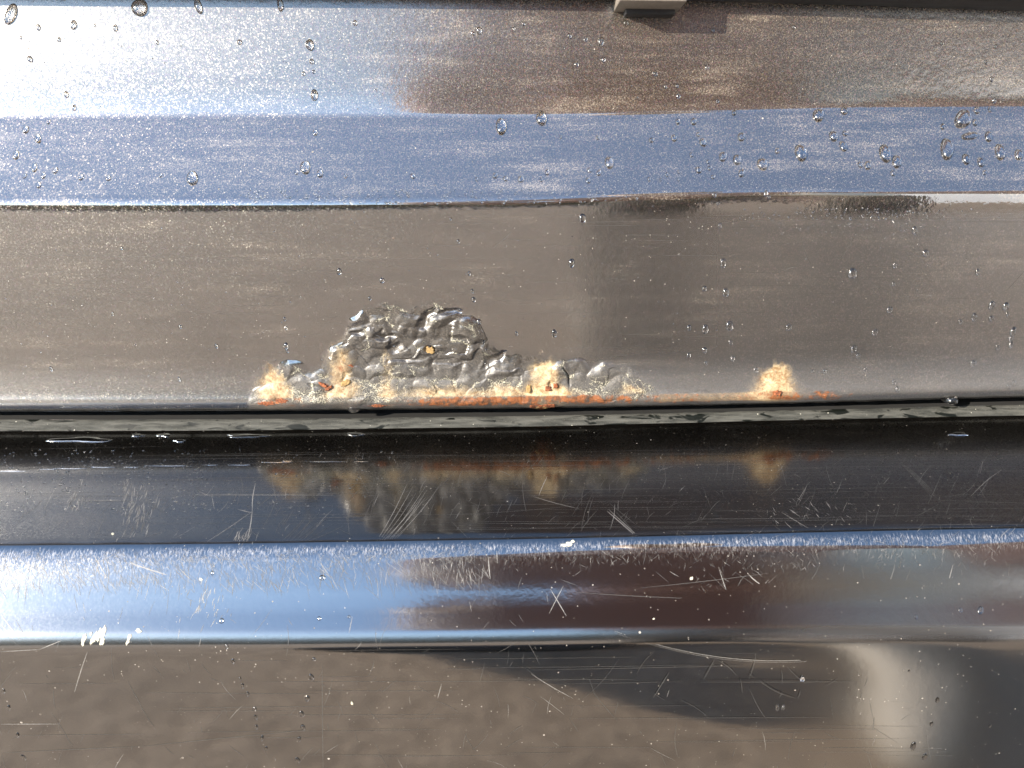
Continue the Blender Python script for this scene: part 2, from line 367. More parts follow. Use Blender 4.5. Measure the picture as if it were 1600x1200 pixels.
# hem edge: uneven, scabbed
edge = sstep(612, 622, RR) * (0.10 + 0.5 * sstep(390, 420, C) * (1 - sstep(1290, 1340, C)))
H += edge * 0.35 * MM * (fbm(C / 16, RP / 5, 4, 90) - .3)
gy = np.gradient(V, axis=0); gx = np.gradient(V, axis=1)
N = np.cross(gx, gy); N /= np.linalg.norm(N, axis=-1, keepdims=True)
if N[100, 500, 1] > 0: N = -N
V = V + N * H[..., None]
# ragged lower lip of the hem
V[..., 2] -= (sstep(628, 636, RR) * (0.0003 * (fbm(C / 25, 0 * C, 3, 12) - .5) + 0.0005 * np.exp(-((C - 845) / 14) ** 2) + 0.0003 * np.exp(-((C - 552) / 10) ** 2)))
yellow = np.zeros(C.shape)
for c0, rb, h, wd, a, j in [(430, 632, 52, 42, 1, 1), (535, 612, 72, 32, .85, 2), (852, 622, 56, 42, .95, 3), (1213, 616, 44, 44, 1.05, 4), (700, 632, 34, 90, .5, 5), (790, 628, 28, 60, .55, 6), (985, 628, 30, 40, .6, 7), (605, 600, 62, 16, .55, 8)]:
    yellow = np.maximum(yellow, a * tri(C, RP, c0, rb, h, wd, j))
yellow += 0.35 * sstep(596, 618, RP) * sstep(560, 620, C) * (1 - sstep(900, 1000, C))
hemz = sstep(617, 622, RR)
yellow *= 1 - 0.55 * hemz
yellow += 0.6 * hemz * sstep(1000, 1040, C) * (1 - sstep(1190, 1300, C)) * (1 - sstep(631, 636, RR))
orange = hemz * (0.50 + 0.7 * (fbm(C / 40, RP / 9, 4, 61) - .2)) * (0.62 * sstep(560, 700, C) * (1 - sstep(980, 1020, C)) + 0.62 * sstep(980, 1020, C) * (1 - sstep(1280, 1350, C)) + 0.35 * sstep(400, 420, C) * (1 - sstep(560, 580, C)))
orange += 0.75 * np.exp(-blob(C, RP, 760, 626, 110, 7, -1)) + 0.5 * np.exp(-blob(C, RP, 935, 622, 60, 7)) + 0.6 * np.exp(-blob(C, RP, 1213, 614, 20, 12)) + 0.2 * np.exp(-blob(C, RP, 1290, 618, 60, 8))
orange += 0.55 * np.exp(-blob(C, RP, 430, 622, 34, 10)) + 0.5 * np.exp(-blob(C, RP, 535, 575, 18, 16)) + 0.45 * np.exp(-blob(C, RP, 505, 606, 22, 7)) + .4 * np.exp(-blob(C, RP, 858, 603, 16, 10))
orange *= (1 - sstep(632, 637, RR) * 0.6) * (0.55 + 0.9 * fbm(C / 18, RP / 9, 4, 71))
raw = 0.8 * np.exp(-blob(C, RP, 420, 629, 30, 4)) + 0.85 * np.exp(-blob(C, RP, 848, 636, 24, 3.5)) + .7 * np.exp(-blob(C, RP, 512, 602, 12, 4, 30)) + .7 * np.exp(-blob(C, RP, 868, 602, 6, 5)) + .7 * np.exp(-blob(C, RP, 590, 634, 26, 2.5))
raw += .6 * np.exp(-blob(C, RP, 1213, 613, 10, 5)) + .5 * np.exp(-blob(C, RP, 720, 620, 30, 3, -8)) + .5 * np.exp(-blob(C, RP, 640, 632, 40, 2)) + .5 * np.exp(-blob(C, RP, 540, 578, 12, 5, -10))
rim = np.clip(1 - (d2 - d1) * 5, 0, 1) * (0.2 + .5 * vnoise(C / 30, RP / 30, 91)) + np.clip(1 - (e2 - e1) * 5, 0, 1) * 0.36
scurf = inside * (1.7 * rim * sstep(.38, .6, fbm(C / 26, RP / 20, 3, 55)) + 0.24 * dens + 0.42 * sstep(566, 612, RP)) + 0.25 * sstep(596, 616, RP) * sstep(390, 440, C) * (1 - sstep(1000, 1120, C))
scurf += 0.28 * sstep(585, 618, RP) * (1 - sstep(330, 420, C)) + 0.15 * sstep(560, 610, RP) * sstep(990, 1040, C)
scurf += 0.35 * np.exp(-blob(C, RP, 410, 600, 36, 40)) + 0.45 * np.exp(-blob(C, RP, 530, 555, 34, 34)) + .3 * np.exp(-blob(C, RP, 605, 570, 22, 30)) + .45 * np.exp(-blob(C, RP, 1213, 600, 44, 34))
scurf *= 1 - sstep(624, 632, RR) * .7
peel = 0.25 + 0.75 * sstep(200, 60, RP) + 0.6 * np.exp(-blob(C, RP, 1480, 95, 120, 60)) + 0.9 * np.exp(-blob(C, RP, 1330, 340, 130, 32))
peel += 0.1 * inside
blur = 0.30 * inh + 0.20 * sstep(540, 600, RP) + 0.20 * sstep(820, 1000, C) * sstep(318, 350, RP) + 0.16 * sstep(190, 60, RP) + 0.03 * sstep(320, 180, RP) + 0.05 * sstep(1000, 1250, C) * sstep(320, 350, RP) + 0.02
door = grid('door_panel', V, M_door, car, dict(yellow=yellow, orange=orange, scurf=scurf, raw=raw, peel=peel, blur=blur, matte=np.clip(0.95 * inh + 0.35 * np.exp(-blob(C, RP, 640, 560, 330, 80)) + 0.3 * sstep(540, 600, RP) * sstep(1000, 1080, C) + 0.3 * sstep(560, 610, RP), 0, 1) * (1 - .6 * sstep(626, 633, RR)), keep=(1 - 0.38 * sstep(195, 130, RP)) * (1 - .42 * inh), hz=0.8 + (1.25 + .5 * sstep(150, 190, RP)) * sstep(330, 290, RP), glit=0.30 + (0.62 - 0.3 * sstep(700, 1100, C)) * sstep(330, 130, RP) + 0.25 * sstep(560, 610, RP)))
# flip if needed so normals face out
def face_out(o):
    me = o.data; c = sum((p.normal.y * p.area for p in list(me.polygons)[:: max(1, len(me.polygons) // 4000)]))
    if c > 0: me.flip_normals()
face_out(door)

# inner skin folded back behind the hem, and dark inner side of the gap
pb, zb = prof('d', 639.0)
xe = np.linspace(-XW, XW, 80)
def strip_back(name, pts_fn, n, mat, parent):
    G = np.array([[pts_fn(i, x) for x in xe] for i in range(n)]); return grid(name, G, mat, parent)
def _inner(i, x):
    p, c, _ = surf('d', np.array(x), np.array(639.3)); p = p.copy()
    dy = [0.0003, .004, .012, .030, .030][i]; dz = [0.0001, 0.0003, .001, .002, .20][i]
    return (p[0], p[1] + dy, p[2] + dz)
strip_back('inner_skin', _inner, 5, M_dark, door)

# side moulding along the top of the frame, with its lit lower edge
def _mld(x, rr_, out):
    p, c, _ = surf('d', np.array(x), np.array(float(rr_))); t = R(7)
    return np.array([p[0], p[1] - out * math.cos(t), p[2] + out * math.sin(t)])
xm = np.linspace(-XW, XW, 60); rings = []
for x in xm:
    e = 4 * (x / 0.17)   # its lower edge drops a little towards the right
    e = max(-4, min(5, e))
    rings.append([_mld(x, r_ + e, o_) for r_, o_ in [(-2, -.001), (-3, .0050), (-3.5, .0095), (-7, .0112), (-14, .0120), (-60, .0130), (-150, .0115), (-158, .008), (-160, -.001)]])
mould = loft('side_moulding', rings, M_rubber, door); 
tag(mould, 'dark plastic side moulding running along the top of the door')
def bevel_box(name, x0, x1, ra, rb_, out0, out1, mat, parent, bev=0.0005):
    pts = [(x, r_, o) for x in (x0, x1) for r_ in (ra, rb_) for o in (out0, out1)]
    vs = [_mld(x, r_, o) for x, r_, o in pts]
    f = [(0, 1, 3, 2), (4, 6, 7, 5), (0, 4, 5, 1), (2, 3, 7, 6), (0, 2, 6, 4), (1, 5, 7, 3)]
    o = mesh_np(name, vs, f, mat, parent, True)
    m = o.modifiers.new('b', 'BEVEL'); m.width = bev; m.segments = 3
    return o
dtop = depth_of(*prof('d', 5.0))
cx = lambda c: (c - 800) / F * (dtop - .014)
clip = bevel_box('moulding_clip', cx(968), cx(1074), -22, 18, -0.001, 0.0150, M_clip, door)
tag(clip, 'small beige plastic clip under the moulding')
bevel_box('clip_tongue', cx(985), cx(1066), -3, 26, -0.001, 0.0045, M_rubber, clip)

# --- sill
xs2 = np.linspace(-XW, XW, 500)
def sillgrid(ra, rb_, step, name, mat, parent):
    rr_ = np.arange(ra, rb_ + 1e-6, step); X2, R2 = np.meshgrid(xs2, rr_); V2, C2, P2 = surf('s', X2, R2)
    return V2, C2, P2, R2
V2, C2, P2, R2 = sillgrid(666.5, 1420, 1.5, '', None, None)
# dents: a shallow hollow low on the right and a soft wave along the lower crease
bulge = 0.0006 * np.exp(-blob(C2, P2, 1330, 1000, 230, 60)) - 0.0007 * np.exp(-blob(C2, P2, 1180, 1060, 160, 45)) + 0.0006 * np.exp(-blob(C2, P2, 1560, 1050, 90, 90))
V2[..., 1] -= bulge
V2[..., 2] += 0.00004 * np.sin(C2 / 17.) * np.exp(-((R2 - 846) / 8) ** 2)
sill = grid('sill_panel', V2, M_sill, car, dict(peel=0.12 + 0.75 * sstep(860, 900, P2) * (1 - .6 * sstep(990, 1010, P2)) + 0 * P2, hz=sstep(735, 700, R2), keep=1 - 0.42 * sstep(842, 830, R2), brush=sstep(842, 830, R2) * sstep(700, 722, R2), scuff=0.0 * R2 + (sstep(-4, 10, R2 - 845) * np.exp(-np.clip(R2 - 855, 0, 999) / 16.) * (0.6 + 1.1 * fbm(C2 / 60, R2 / 30, 3, 3)) + 0.25 * sstep(800, 0, C2) * sstep(850, 862, R2) * np.exp(-np.clip(R2 - 862, 0, 999) / 50.)), glit=0.10 + 0 * R2, blur=0.07 * sstep(850, 830, R2) + 0.10 * sstep(855, 890, R2) * sstep(1000, 985, R2) + 0.05 * sstep(985, 1000, R2) + 0.12 * np.exp(-((R2 - 996) / 12) ** 2) + 0.08 * sstep(1150, 1300, C2) * sstep(870, 900, P2)))
face_out(sill)
tag(sill, 'scratched dark grey sill panel below the door gap')
V3, C3, P3, R3 = sillgrid(650.5, 667.0, 0.75, '', None, None)
V3[..., 2] += 0.00030 * (fbm(C3 / 30, R3 / 9, 4, 5) - .5) * (1 - sstep(663, 667, R3)); V3[..., 1] -= 0.0003 * (fbm(C3 / 22, R3 / 6, 3, 8) - .5) * (1 - sstep(663, 667, R3))
lip = grid('sill_seal', V3, M_lip, sill); face_out(lip); tag(lip, 'dusty wet grey-green strip along the top of the sill')
# body wall behind the gap
yb, zb2 = prof('s', 650.5)
bv = np.array([[(x, surf('s', np.array(x), np.array(650.5))[0][1] + dy, surf('s', np.array(x), np.array(650.5))[0][2] + dz) for x in xe] for dy, dz in [(0, 0), (0.020, 0.001), (0.0235, 0.003), (0.024, .22)]])
bw = grid('inner_body', bv, M_dark, car)
# ground-side underbody so the car has thickness
pl = surf('s', xe, np.full(xe.shape, 1420.))[0]
uv = np.array([[(p[0], p[1] + dy, p[2] + dz) for p in pl] for dy, dz in [(0, 0), (.03, -.004), (.6, -.004), (.6, .3), (.1, .3)]])
grid('underbody', uv, M_dark, car)

# --- scratches: fine strips of broken lacquer lying on the paint
class Strips:
    def __init__(s): s.v = []; s.f = []
    def add(s, which, pts, wpx, eps=0.00004):
        pts = np.array(pts, float); n = len(pts)
        p, nn = place(which, pts[:, 0], pts[:, 1], eps); t = np.gradient(p, axis=0); sd_ = np.cross(t, nn); sd_ /= np.linalg.norm(sd_, axis=1, keepdims=True) + 1e-12
        k = np.sin(np.linspace(0.12, math.pi - 0.12, n)) ** 0.6; ww = (wpx * 0.80 * PXM / 2 * k)[:, None]
        b = len(s.v); s.v += list(p - sd_ * ww) + list(p + sd_ * ww)
        s.f += [(b + i, b + i + 1, b + n + i + 1, b + n + i) for i in range(n - 1)]
    def line(s, which, c0, r0, c1, r1, wpx, bend=0.0, n=None):
        Ln = math.hypot(c1 - c0, r1 - r0); n = n or max(3, int(Ln / 12) + 2); t = np.linspace(0, 1, n)
        nx, ny = -(r1 - r0) / (Ln + 1e-6), (c1 - c0) / (Ln + 1e-6); b = 0.5 * bend * np.sin(math.pi * t) * Ln
        s.add(which, np.stack([c0 + (c1 - c0) * t + nx * b, r0 + (r1 - r0) * t + ny * b], 1), wpx)
    def build(s, name, mat, parent, label):
        o = mesh_np(name, np.array(s.v), s.f, mat, parent, True); face_out(o); o['kind'] = 'stuff'; o['label'] = label; return o
rad = rng.uniform; nrmd = rng.normal
bright = Strips(); faint = Strips()
def ridge_row(c): return float(845 + drow(845., c))
def low_row(c): return float(995 + drow(995., c))
# comb of short scuffs hanging from the sill ridge
for i in range(3600):
    c = rad(-60, 1660); rr0 = ridge_row(c)
    dn = 1.0 + 0.9 * math.sin(c / 73.) * math.sin(c / 31. + 1) 
    if rad() > (0.35 + 0.45 * dn) * (.30 if c > 760 else 1): continue
    st = rr0 + rad(2, 20) + abs(nrmd(0, 6)); Ln = rad(2, 9) if rad() < .85 else rad(8, 30)
    a = R(rad(40, 75)) if c < 700 else R(rad(50, 125)); a = a if rad() < .45 else R(rad(5, 175))
    (bright if rad() < (.22 if c > 760 else .38) else faint).line('s', c, st, c + Ln * math.cos(a), st + Ln * math.sin(a), rad(.2, .5), rad(-.05, .05))
for i in range(700):
    c = rad(-40, 760); rr0 = ridge_row(c); st = rr0 + rad(18, 60); Ln = rad(6, 30); a = R(rad(30, 110))
    (bright if rad() < .3 else faint).line('s', c, st, c + Ln * math.cos(a), st + Ln * math.sin(a), rad(.3, .7), rad(-.03, .03))
# long fine lines running along the sill
for i in range(170):
    c = rad(-50, 1500); r_ = rad(700, 832) if rad() < .75 else rad(1010, 1190); Ln = rad(60, 420)
    faint.line('s', c, r_, c + Ln, r_ + Ln * rad(-.02, .004), rad(.3, .6), rad(-.004, .004))
# haphazard hairlines
for i in range(380):
    c = rad(-20, 1620); r_ = rad(705, 835); Ln = abs(nrmd(0, 22)) + 4; a = R(rad(0, 180)) if rad() < .4 else R(rad(100, 145))
    (bright if rad() < .12 else faint).line('s', c, r_, c + Ln * math.cos(a), min(842, r_ + Ln * math.sin(a)), rad(.35, .7), rad(-.15, .15))
for i in range(260):
    c = rad(-20, 1620); r_ = rad(870, 1195); Ln = abs(nrmd(0, 26)) + 4; a = R(rad(20, 150))
    (bright if rad() < .15 else faint).line('s', c, r_, c + Ln * math.cos(a), r_ + Ln * math.sin(a), rad(.35, .7), rad(-.15, .15))
# scuffed patches
for (c0, r0, sa, sb, n_, lo, hi) in [(214, 798, 12, 20, 95, 95, 125), (198, 762, 5, 8, 16, 80, 120), (115, 775, 6, 12, 26, 95, 125), (375, 836, 14, 8, 26, 100, 130), (1105, 900, 14, 26, 34, 95, 125), (1395, 865, 28, 10, 70, 60, 110),
                                      (1480, 858, 34, 10, 80, 60, 110), (1200, 880, 50, 8, 70, 60, 120), (700, 872, 60, 8, 90, 70, 110), (945, 868, 50, 8, 70, 60, 110), (330, 935, 22, 20, 50, 90, 125), (1250, 790, 40, 20, 30, 30, 60)]:
    for i in range(n_):
        c = c0 + nrmd(0, sa); r_ = r0 + nrmd(0, sb); Ln = rad(5, 16); a = R(rad(lo, hi)); r_ = min(r_, ridge_row(c) - 6 - Ln) if r_ < 845 else r_
        rg = r0 > 850 and r0 < 925 and sa > 12
        if rg: a = R(rad(20, 160)); Ln *= rad(.3, 1.2)
        (bright if rad() < (.3 if rg else .65) else faint).line('s', c, r_, c + Ln * math.cos(a), r_ + Ln * math.sin(a), rad(.25, .65) if rg else rad(.6, 1.2), rad(-.1, .1))
for q in [(948, 798, 994, 838, 1.2, 0), (952, 797, 998, 839, .8, 0), (398, 757, 393, 800, 1.1, .08), (393, 800, 384, 848, 1.1, -.05), (322, 848, 393, 800, .7, .02), (395, 799, 440, 762, .6, 0), (370, 797, 394, 803, 1, 0),
          (120, 782, 195, 782, .9, 0), (300, 774, 520, 775, .9, 0), (330, 747, 470, 747, .6, 0), (763, 870, 766, 905, 1.2, .02), (776, 860, 777, 880, 1, 0), (860, 920, 885, 962, .9, 0), (880, 915, 858, 958, .7, 0),
          (1168, 896, 1190, 914, 1.3, .08), (1122, 885, 1150, 962, .9, .03), (1485, 900, 1508, 955, .8, .04), (1486, 880, 1476, 920, .8, 0), (1000, 918, 1200, 895, .5, .01), (900, 925, 1100, 935, .5, .01),
          (0, 1133, 92, 1133, .9, 0), (0, 1178, 220, 1168, .6, 0), (220, 1168, 480, 1141, .6, 0), (0, 1019, 60, 1016, .8, 0), (60, 1016, 95, 1002, .8, 0), (135, 1020, 115, 1083, .9, .02), (503, 1040, 505, 1200, .6, .004),
          (690, 1068, 684, 1090, .9, 0), (830, 1052, 895, 1090, .8, .03), (1045, 1050, 1020, 1090, .6, 0), (1480, 1098, 1500, 1112, .7, 0), (1540, 940, 1600, 935, .9, 0), (1435, 780, 1600, 785, .6, 0),
          (550, 965, 545, 990, .7, 0), (0, 960, 30, 1000, 1.1, .03), (0, 975, 20, 1000, .8, .02), (145, 868, 165, 903, 1.0, 0), (200, 880, 260, 900, 1.1, .02), (100, 882, 108, 902, 1, 0),
          (1500, 630 + 180, 1560, 812, .5, 0), (700, 805, 900, 790, .4, .02), (640, 830, 1000, 822, .5, .003), (855, 745, 842, 775, .8, .04), (830, 775, 905, 795, .7, .03), (1220, 800, 1262, 825, .7, 0), (816, 752, 822, 800, .5, .05)]:
    (bright if q[4] >= .7 else faint).line('s', q[0], q[1], q[2], q[3], q[4] * 1.35, q[5])
for k in range(9):
    o_ = k * 5; bright.line('s', 588 + o_ * .8, 847 - k * .6, 640 + o_ + rad(-6, 12), 775 + rad(-25, 15), rad(.4, .8), .04)
for k in range(8): faint.line('s', 440 + k * 6, 847, 475 + k * 8 + rad(-8, 8), 815 + rad(-15, 10), rad(.4, .7), .03)
# the long arc on the lower panel
tt = np.linspace(0, 1, 60)
for dr_, ww in ((0, .95), (2.5, .4)):
    bright.add('s', np.stack([960 + 480 * tt, 985 + 168 * tt * (1 - tt) + 8 * tt + dr_], 1), ww)
    bright.add('s', np.stack([1440 + 170 * tt, 993 - 56 * tt ** 1.2 + dr_], 1), ww * .8)
# hooked hairline on the right of the shelf
for k in range(4): faint.line('s', 1405 + k * 3, 724 + k, 1452 + k * 3, 775, .7, -.05)
bright.build('scratch', M_scr, sill, 'bright scratches and scuffs through the lacquer of the sill')
faint.build('hairline_scratch', M_scr2, sill, 'faint hairline scratches in the sill paint')
dsc = Strips()
for q in [(265, 388, 320, 383, .9, -.03), (75, 432, 105, 420, 1.1, .02), (770, 388, 800, 362, .8, .03), (1250, 370, 1265, 412, .8, .10), (1333, 370, 1309, 405, 1.3, -.08), (1215, 425, 1252, 415, 1.2, -.08), (0, 398, 330, 402, .5, 0), (330, 402, 760, 404, .35, 0),
          (0, 452, 240, 450, .35, 0), (1405, 392, 1450, 395, 1.2, 0), (1394, 400, 1388, 482, .9, .0), (1570, 455, 1600, 422, .7, 0), (865, 462, 880, 458, .6, 0), (1365, 447, 1374, 452, 1.0, 0)]:
    dsc.line('d', *q)
for i in range(150):
    c = rad(-20, 1620); r_ = rad(335, 560); Ln = rad(10, 120)
    dsc.line('d', c, r_, c + Ln, r_ + Ln * rad(-.01, .01), rad(.2, .35), 0)
dsc.build('door_scratch', M_scr2, door, 'fine scratches in the paint of the door')

# --- paint chips: flat ragged scabs of bare primer on the sill
def chip(c, r_, a, b, ang, which='s', mat=None, name='paint_chip', parent=None, label=None, thick=0.00012):
    n = 16; th = np.linspace(0, 2 * math.pi, n, endpoint=False); k = 1 + rng.uniform(-.32, .32, n)
    u = np.cos(th) * a * k; v = np.sin(th) * b * k; ca, sa = math.cos(R(ang)), math.sin(R(ang))
    cc = c + u * ca - v * sa; rr_ = r_ + u * sa + v * ca
    lo, nn = place(which, cc, rr_, -0.00005); hi = lo + nn * (thick + .00005); hi2 = hi + (hi.mean(0) - hi) * .2 + nn * thick * .3
    vs = list(lo) + list(hi) + list(hi2) + [hi2.mean(0)]
    f = [(i, (i + 1) % n, n + (i + 1) % n, n + i) for i in range(n)] + [(n + i, n + (i + 1) % n, 2 * n + (i + 1) % n, 2 * n + i) for i in range(n)] + [(2 * n + i, 2 * n + (i + 1) % n, 3 * n) for i in range(n)]
    o = mesh_np(name, vs, f, mat or M_chip, parent or sill, False); 
    if label: o['label'] = label
    return o
for c, r_, a, b, g in [(130, 1000, 3, 8, 15), (128, 1007, 2.2, 4, 10), (143, 1001, 2, 9, 22), (148, 996, 2, 9, 20), (153, 994, 3.4, 11, 18), (160, 990, 3, 10, 14), (158, 1004, 3, 6, 22), (201, 997, 2.2, 6, 22), (198, 1005, 2.4, 5, 30), (215, 987, 4.5, 3, 10),
                       (141, 992, 1.5, 3, 20), (889, 850, 6, 4, -10), (881, 852, 4, 2.2, 10), (895, 846, 3, 2, 0), (175, 835, 2.4, 1.6, 0), (312, 907, 3, 2.2, 20), (1527, 951, 4, 4, 0), (1080, 903, 2.4, 2.4, 0), (550, 1099, 1.5, 3, -20), (1021, 966, 1.6, 1.6, 0)]:
    chip(c, r_, a, b, g)

# --- rust scabs lifting from the door
M_rust = simple('loose_rust', (0.17, 0.05, 0.016), 0.85, var=0.6, nscale=1400, bump=0.0004)
M_ochre = simple('ochre_rust', (0.25, 0.16, 0.06), 0.85, var=0.3, nscale=1400, bump=0.0004)
for c, r_, a, b, g, m_ in [(506, 601, 8, 3, 28, M_rust), (514, 606, 7, 2.4, -30, M_rust), (540, 598, 8, 4, -25, M_ochre), (856, 607, 5, 4, 0, M_rust), (868, 602, 4, 3.5, 0, M_rust), (826, 607, 4, 6, 10, M_ochre),
                           (838, 634, 12, 2.6, -3, M_rust), (858, 633, 9, 2.2, 2, M_rust), (848, 636, 10, 2, 0, M_ochre), (673, 547, 7, 5, 20, M_ochre), (590, 633, 8, 2, 0, M_rust), (416, 630, 12, 2.5, 0, M_rust), (440, 626, 9, 3, 4, M_rust), (1213, 613, 6, 4, 0, M_rust), (545, 572, 8, 4, -15, M_rust)]:
    chip(c, r_, a, b, g, 'd', m_, 'rust_scab', door, thick=0.0008 if r_ < 615 else .0004)

# ------------------------------------------------------------------ water
LB = {}
def bead_mesh(name, which, c, r_, a, b, ang=0, h=0.62, sag=0.18):
    """dome of water lying on the panel; its foot reaches a little into the paint"""
    p, n = place(which, c, r_); p = np.array(p).reshape(3); n = np.array(n).reshape(3)
    sc_ = depth_of(p[1], p[2]) / F
    ux = np.array([1., 0, 0]); uy = np.cross(n, ux); uy /= np.linalg.norm(uy); ux = np.cross(uy, n)
    if uy[2] < 0: uy = -uy; ux = -ux
    fore = max(0.35, abs(float(np.dot(n, (CAM - p) / np.linalg.norm(CAM - p)))))
    A = a * sc_; B = b * sc_ / fore; Hh = h * min(A, B); small_ = a < 4.5
    nr, na = (5, 10) if small_ else (9, 22)
    ca, sa = math.cos(R(ang)), math.sin(R(ang)); ph = rng.uniform(0, 6.28, 2)
    V_ = []; F_ = []
    for i in range(nr):
        t = i / (nr - 1) * 0.5 * math.pi
        for j in range(na):
            th = 2 * math.pi * j / na; k = 1 + 0.05 * math.sin(2 * th + ph[0]) + 0.03 * math.sin(3 * th + ph[1])
            x = A * math.cos(th) * math.cos(t) * k; y = B * math.sin(th) * math.cos(t) * k; z = Hh * math.sin(t)
            y -= sag * B * math.sin(t)
            xx, yy = x * ca - y * sa, x * sa + y * ca
            V_.append((xx, yy, z - 0.02 * Hh))
    # foot ring under the surface
    nb0 = len(V_)
    for j in range(na): V_.append((V_[j][0] * .97, V_[j][1] * .97, -0.00025))
    for i in range(nr - 1):
        for j in range(na):
            k = (j + 1) % na; F_.append((i * na + j, i * na + k, (i + 1) * na + k, (i + 1) * na + j))
    for j in range(na): F_.append((nb0 + j, nb0 + (j + 1) % na, (j + 1) % na, j))
    F_.append(tuple(nb0 + j for j in range(na))[::-1])
    F_.append(tuple((nr - 1) * na + j for j in range(na)))
    V_ = np.array(V_); M_ = Matrix(((ux[0], uy[0], n[0], p[0]), (ux[1], uy[1], n[1], p[1]), (ux[2], uy[2], n[2], p[2]), (0, 0, 0, 1)))
    o = mesh_np(name, V_, F_, M_water); o.matrix_world = M_
    import bmesh as bm_
    b_ = bm_.new(); b_.from_mesh(o.data); bm_.ops.remove_doubles(b_, verts=b_.verts, dist=1e-7); bm_.ops.recalc_face_normals(b_, faces=b_.faces); b_.to_mesh(o.data); b_.free()
    return o
# (col, row, half width, half height, tilt, own label)
BIG = [(18, 22, 8, 15, -28, 'slanting long water drop at the far upper left corner under the moulding'),
 (218, 12, 13, 11, 0, 'wide pointed water drop hanging from the moulding, second large one from the left'),
 (310, 10, 6, 10, 12, 'slim water drop hanging from the moulding, third from the left'),
 (438, 8, 5, 9, 8, 'slim water drop hanging from the moulding, fourth from the left'),
 (484, 70, 7, 8, 0, 'round water drop topping the vertical trail of beads left of centre'),
 (491, 148, 6, 8, 0, 'oval water drop ending the vertical trail of beads left of centre'),
 (300, 278, 9, 10, 0, 'large round water drop on the blue-grey band, above the crease at left'),
 (477, 261, 8, 10, 0, 'large water drop on the blue-grey band, straight below the vertical bead trail'),
 (783, 197, 9, 12, 0, 'tall oval water drop at the upper edge of the blue-grey band near the middle'),
 (846, 184, 9, 11, 0, 'large water drop straddling the blue band edge just right of the tall oval one'),
 (939, 65, 5, 7, 0, 'bright glinting water drop on the brown upper band left below the beige clip'),
 (952, 254, 7, 9, 0, 'oval water drop low on the blue-grey band, right of the middle'),
 (1190, 257, 8, 9, 15, 'large water drop low on the blue band, left of the double-bellied one'),
 (1250, 239, 9, 12, 5, 'tall double-bellied water drop in the middle of the blue-grey band right of centre'),
 (1278, 180, 9, 9, 0, 'round water drop on the upper edge of the blue-grey band right of centre'),
 (1318, 173, 6, 6, 0, 'smaller round drop right beside the round one on the blue band edge'),
 (1301, 213, 7, 7, 0, 'round water drop just below the pair on the upper edge of the blue-grey band'),
 (1151, 250, 7, 7, 0, 'right one of two round drops side by side low on the blue band'),
 (1129, 245, 6, 7, 0, 'left one of two round drops side by side low on the blue-grey band'),
 (1158, 214, 6, 6, 0, 'round water drop alone above the side-by-side pair on the blue-grey band'),
 (1381, 240, 9, 12, 10, 'tall water drop left of the widest drops on the right of the blue-grey band'),
 (1399, 253, 7, 9, 0, 'water drop touching the lower right of a taller drop on the blue-grey band'),
 (1503, 186, 13, 12, -35, 'largest water drop of all, tilted, at the upper right of the blue-grey band'),
 (1477, 233, 10, 14, 0, 'tallest clear water drop, below left of the largest one at the right'),
 (1513, 213, 13, 5, 10, 'flat dark smear of water under the largest drop at the right'),
 (1560, 238, 8, 10, 0, 'round water drop near the right end of the blue-grey band'),
 (1589, 242, 6, 7, 0, 'rightmost water drop on the blue-grey band, cut close to the picture edge'),
 (1507, 249, 6, 7, 0, 'round water drop directly below the flat dark smear on the right'),
 (910, 341, 6, 7, 0, 'round water drop right under the crease near the middle'),
 (893, 411, 5, 7, 0, 'oval water drop alone on the brown panel below the one under the crease'),
 (866, 521, 4.6, 6, 0, 'water drop just above the ochre rust cone in the middle'),
 (1129, 411, 5, 7, 0, 'upper one of two oval drops in a column on the right half of the door'),
 (1133, 457, 5, 7, 0, 'lower one of two oval drops in a column on the right half of the door'),
 (1139, 509, 6, 8, 0, 'largest of three drops in a short row right of the blisters'),
 (1101, 514, 5, 7, 0, 'middle one of three drops in a short row right of the blisters'),
 (1231, 511, 5, 5, 0, 'dark round drop high above the single triangular rust stain at the right'),
 (1330, 427, 7, 8, 0, 'round drop on the dark part of the door right of the curved scratches'),
 (1388, 484, 5, 5, 0, 'bead that ends the thin vertical water run at the right'),
 (672, 546, 5, 7, 20, 'amber-looking drop sitting in the blister pit'),
 (490, 1031, 5, 4, 0, 'dark drop topping the right one of two bead trails on the lower panel'),
 (503, 904, 5, 4, 0, 'dark speck-like bead on the reflected blue sky of the sill'),
 (1425, 1163, 7, 9, 0, 'largest brown bead near the bottom edge at right'),
 (1462, 1090, 6, 7, 0, 'brown bead above the largest one at the lower right'),
 (1500, 1011, 6, 7, 0, 'tan bead below the long arc-shaped scratch at right'),
]
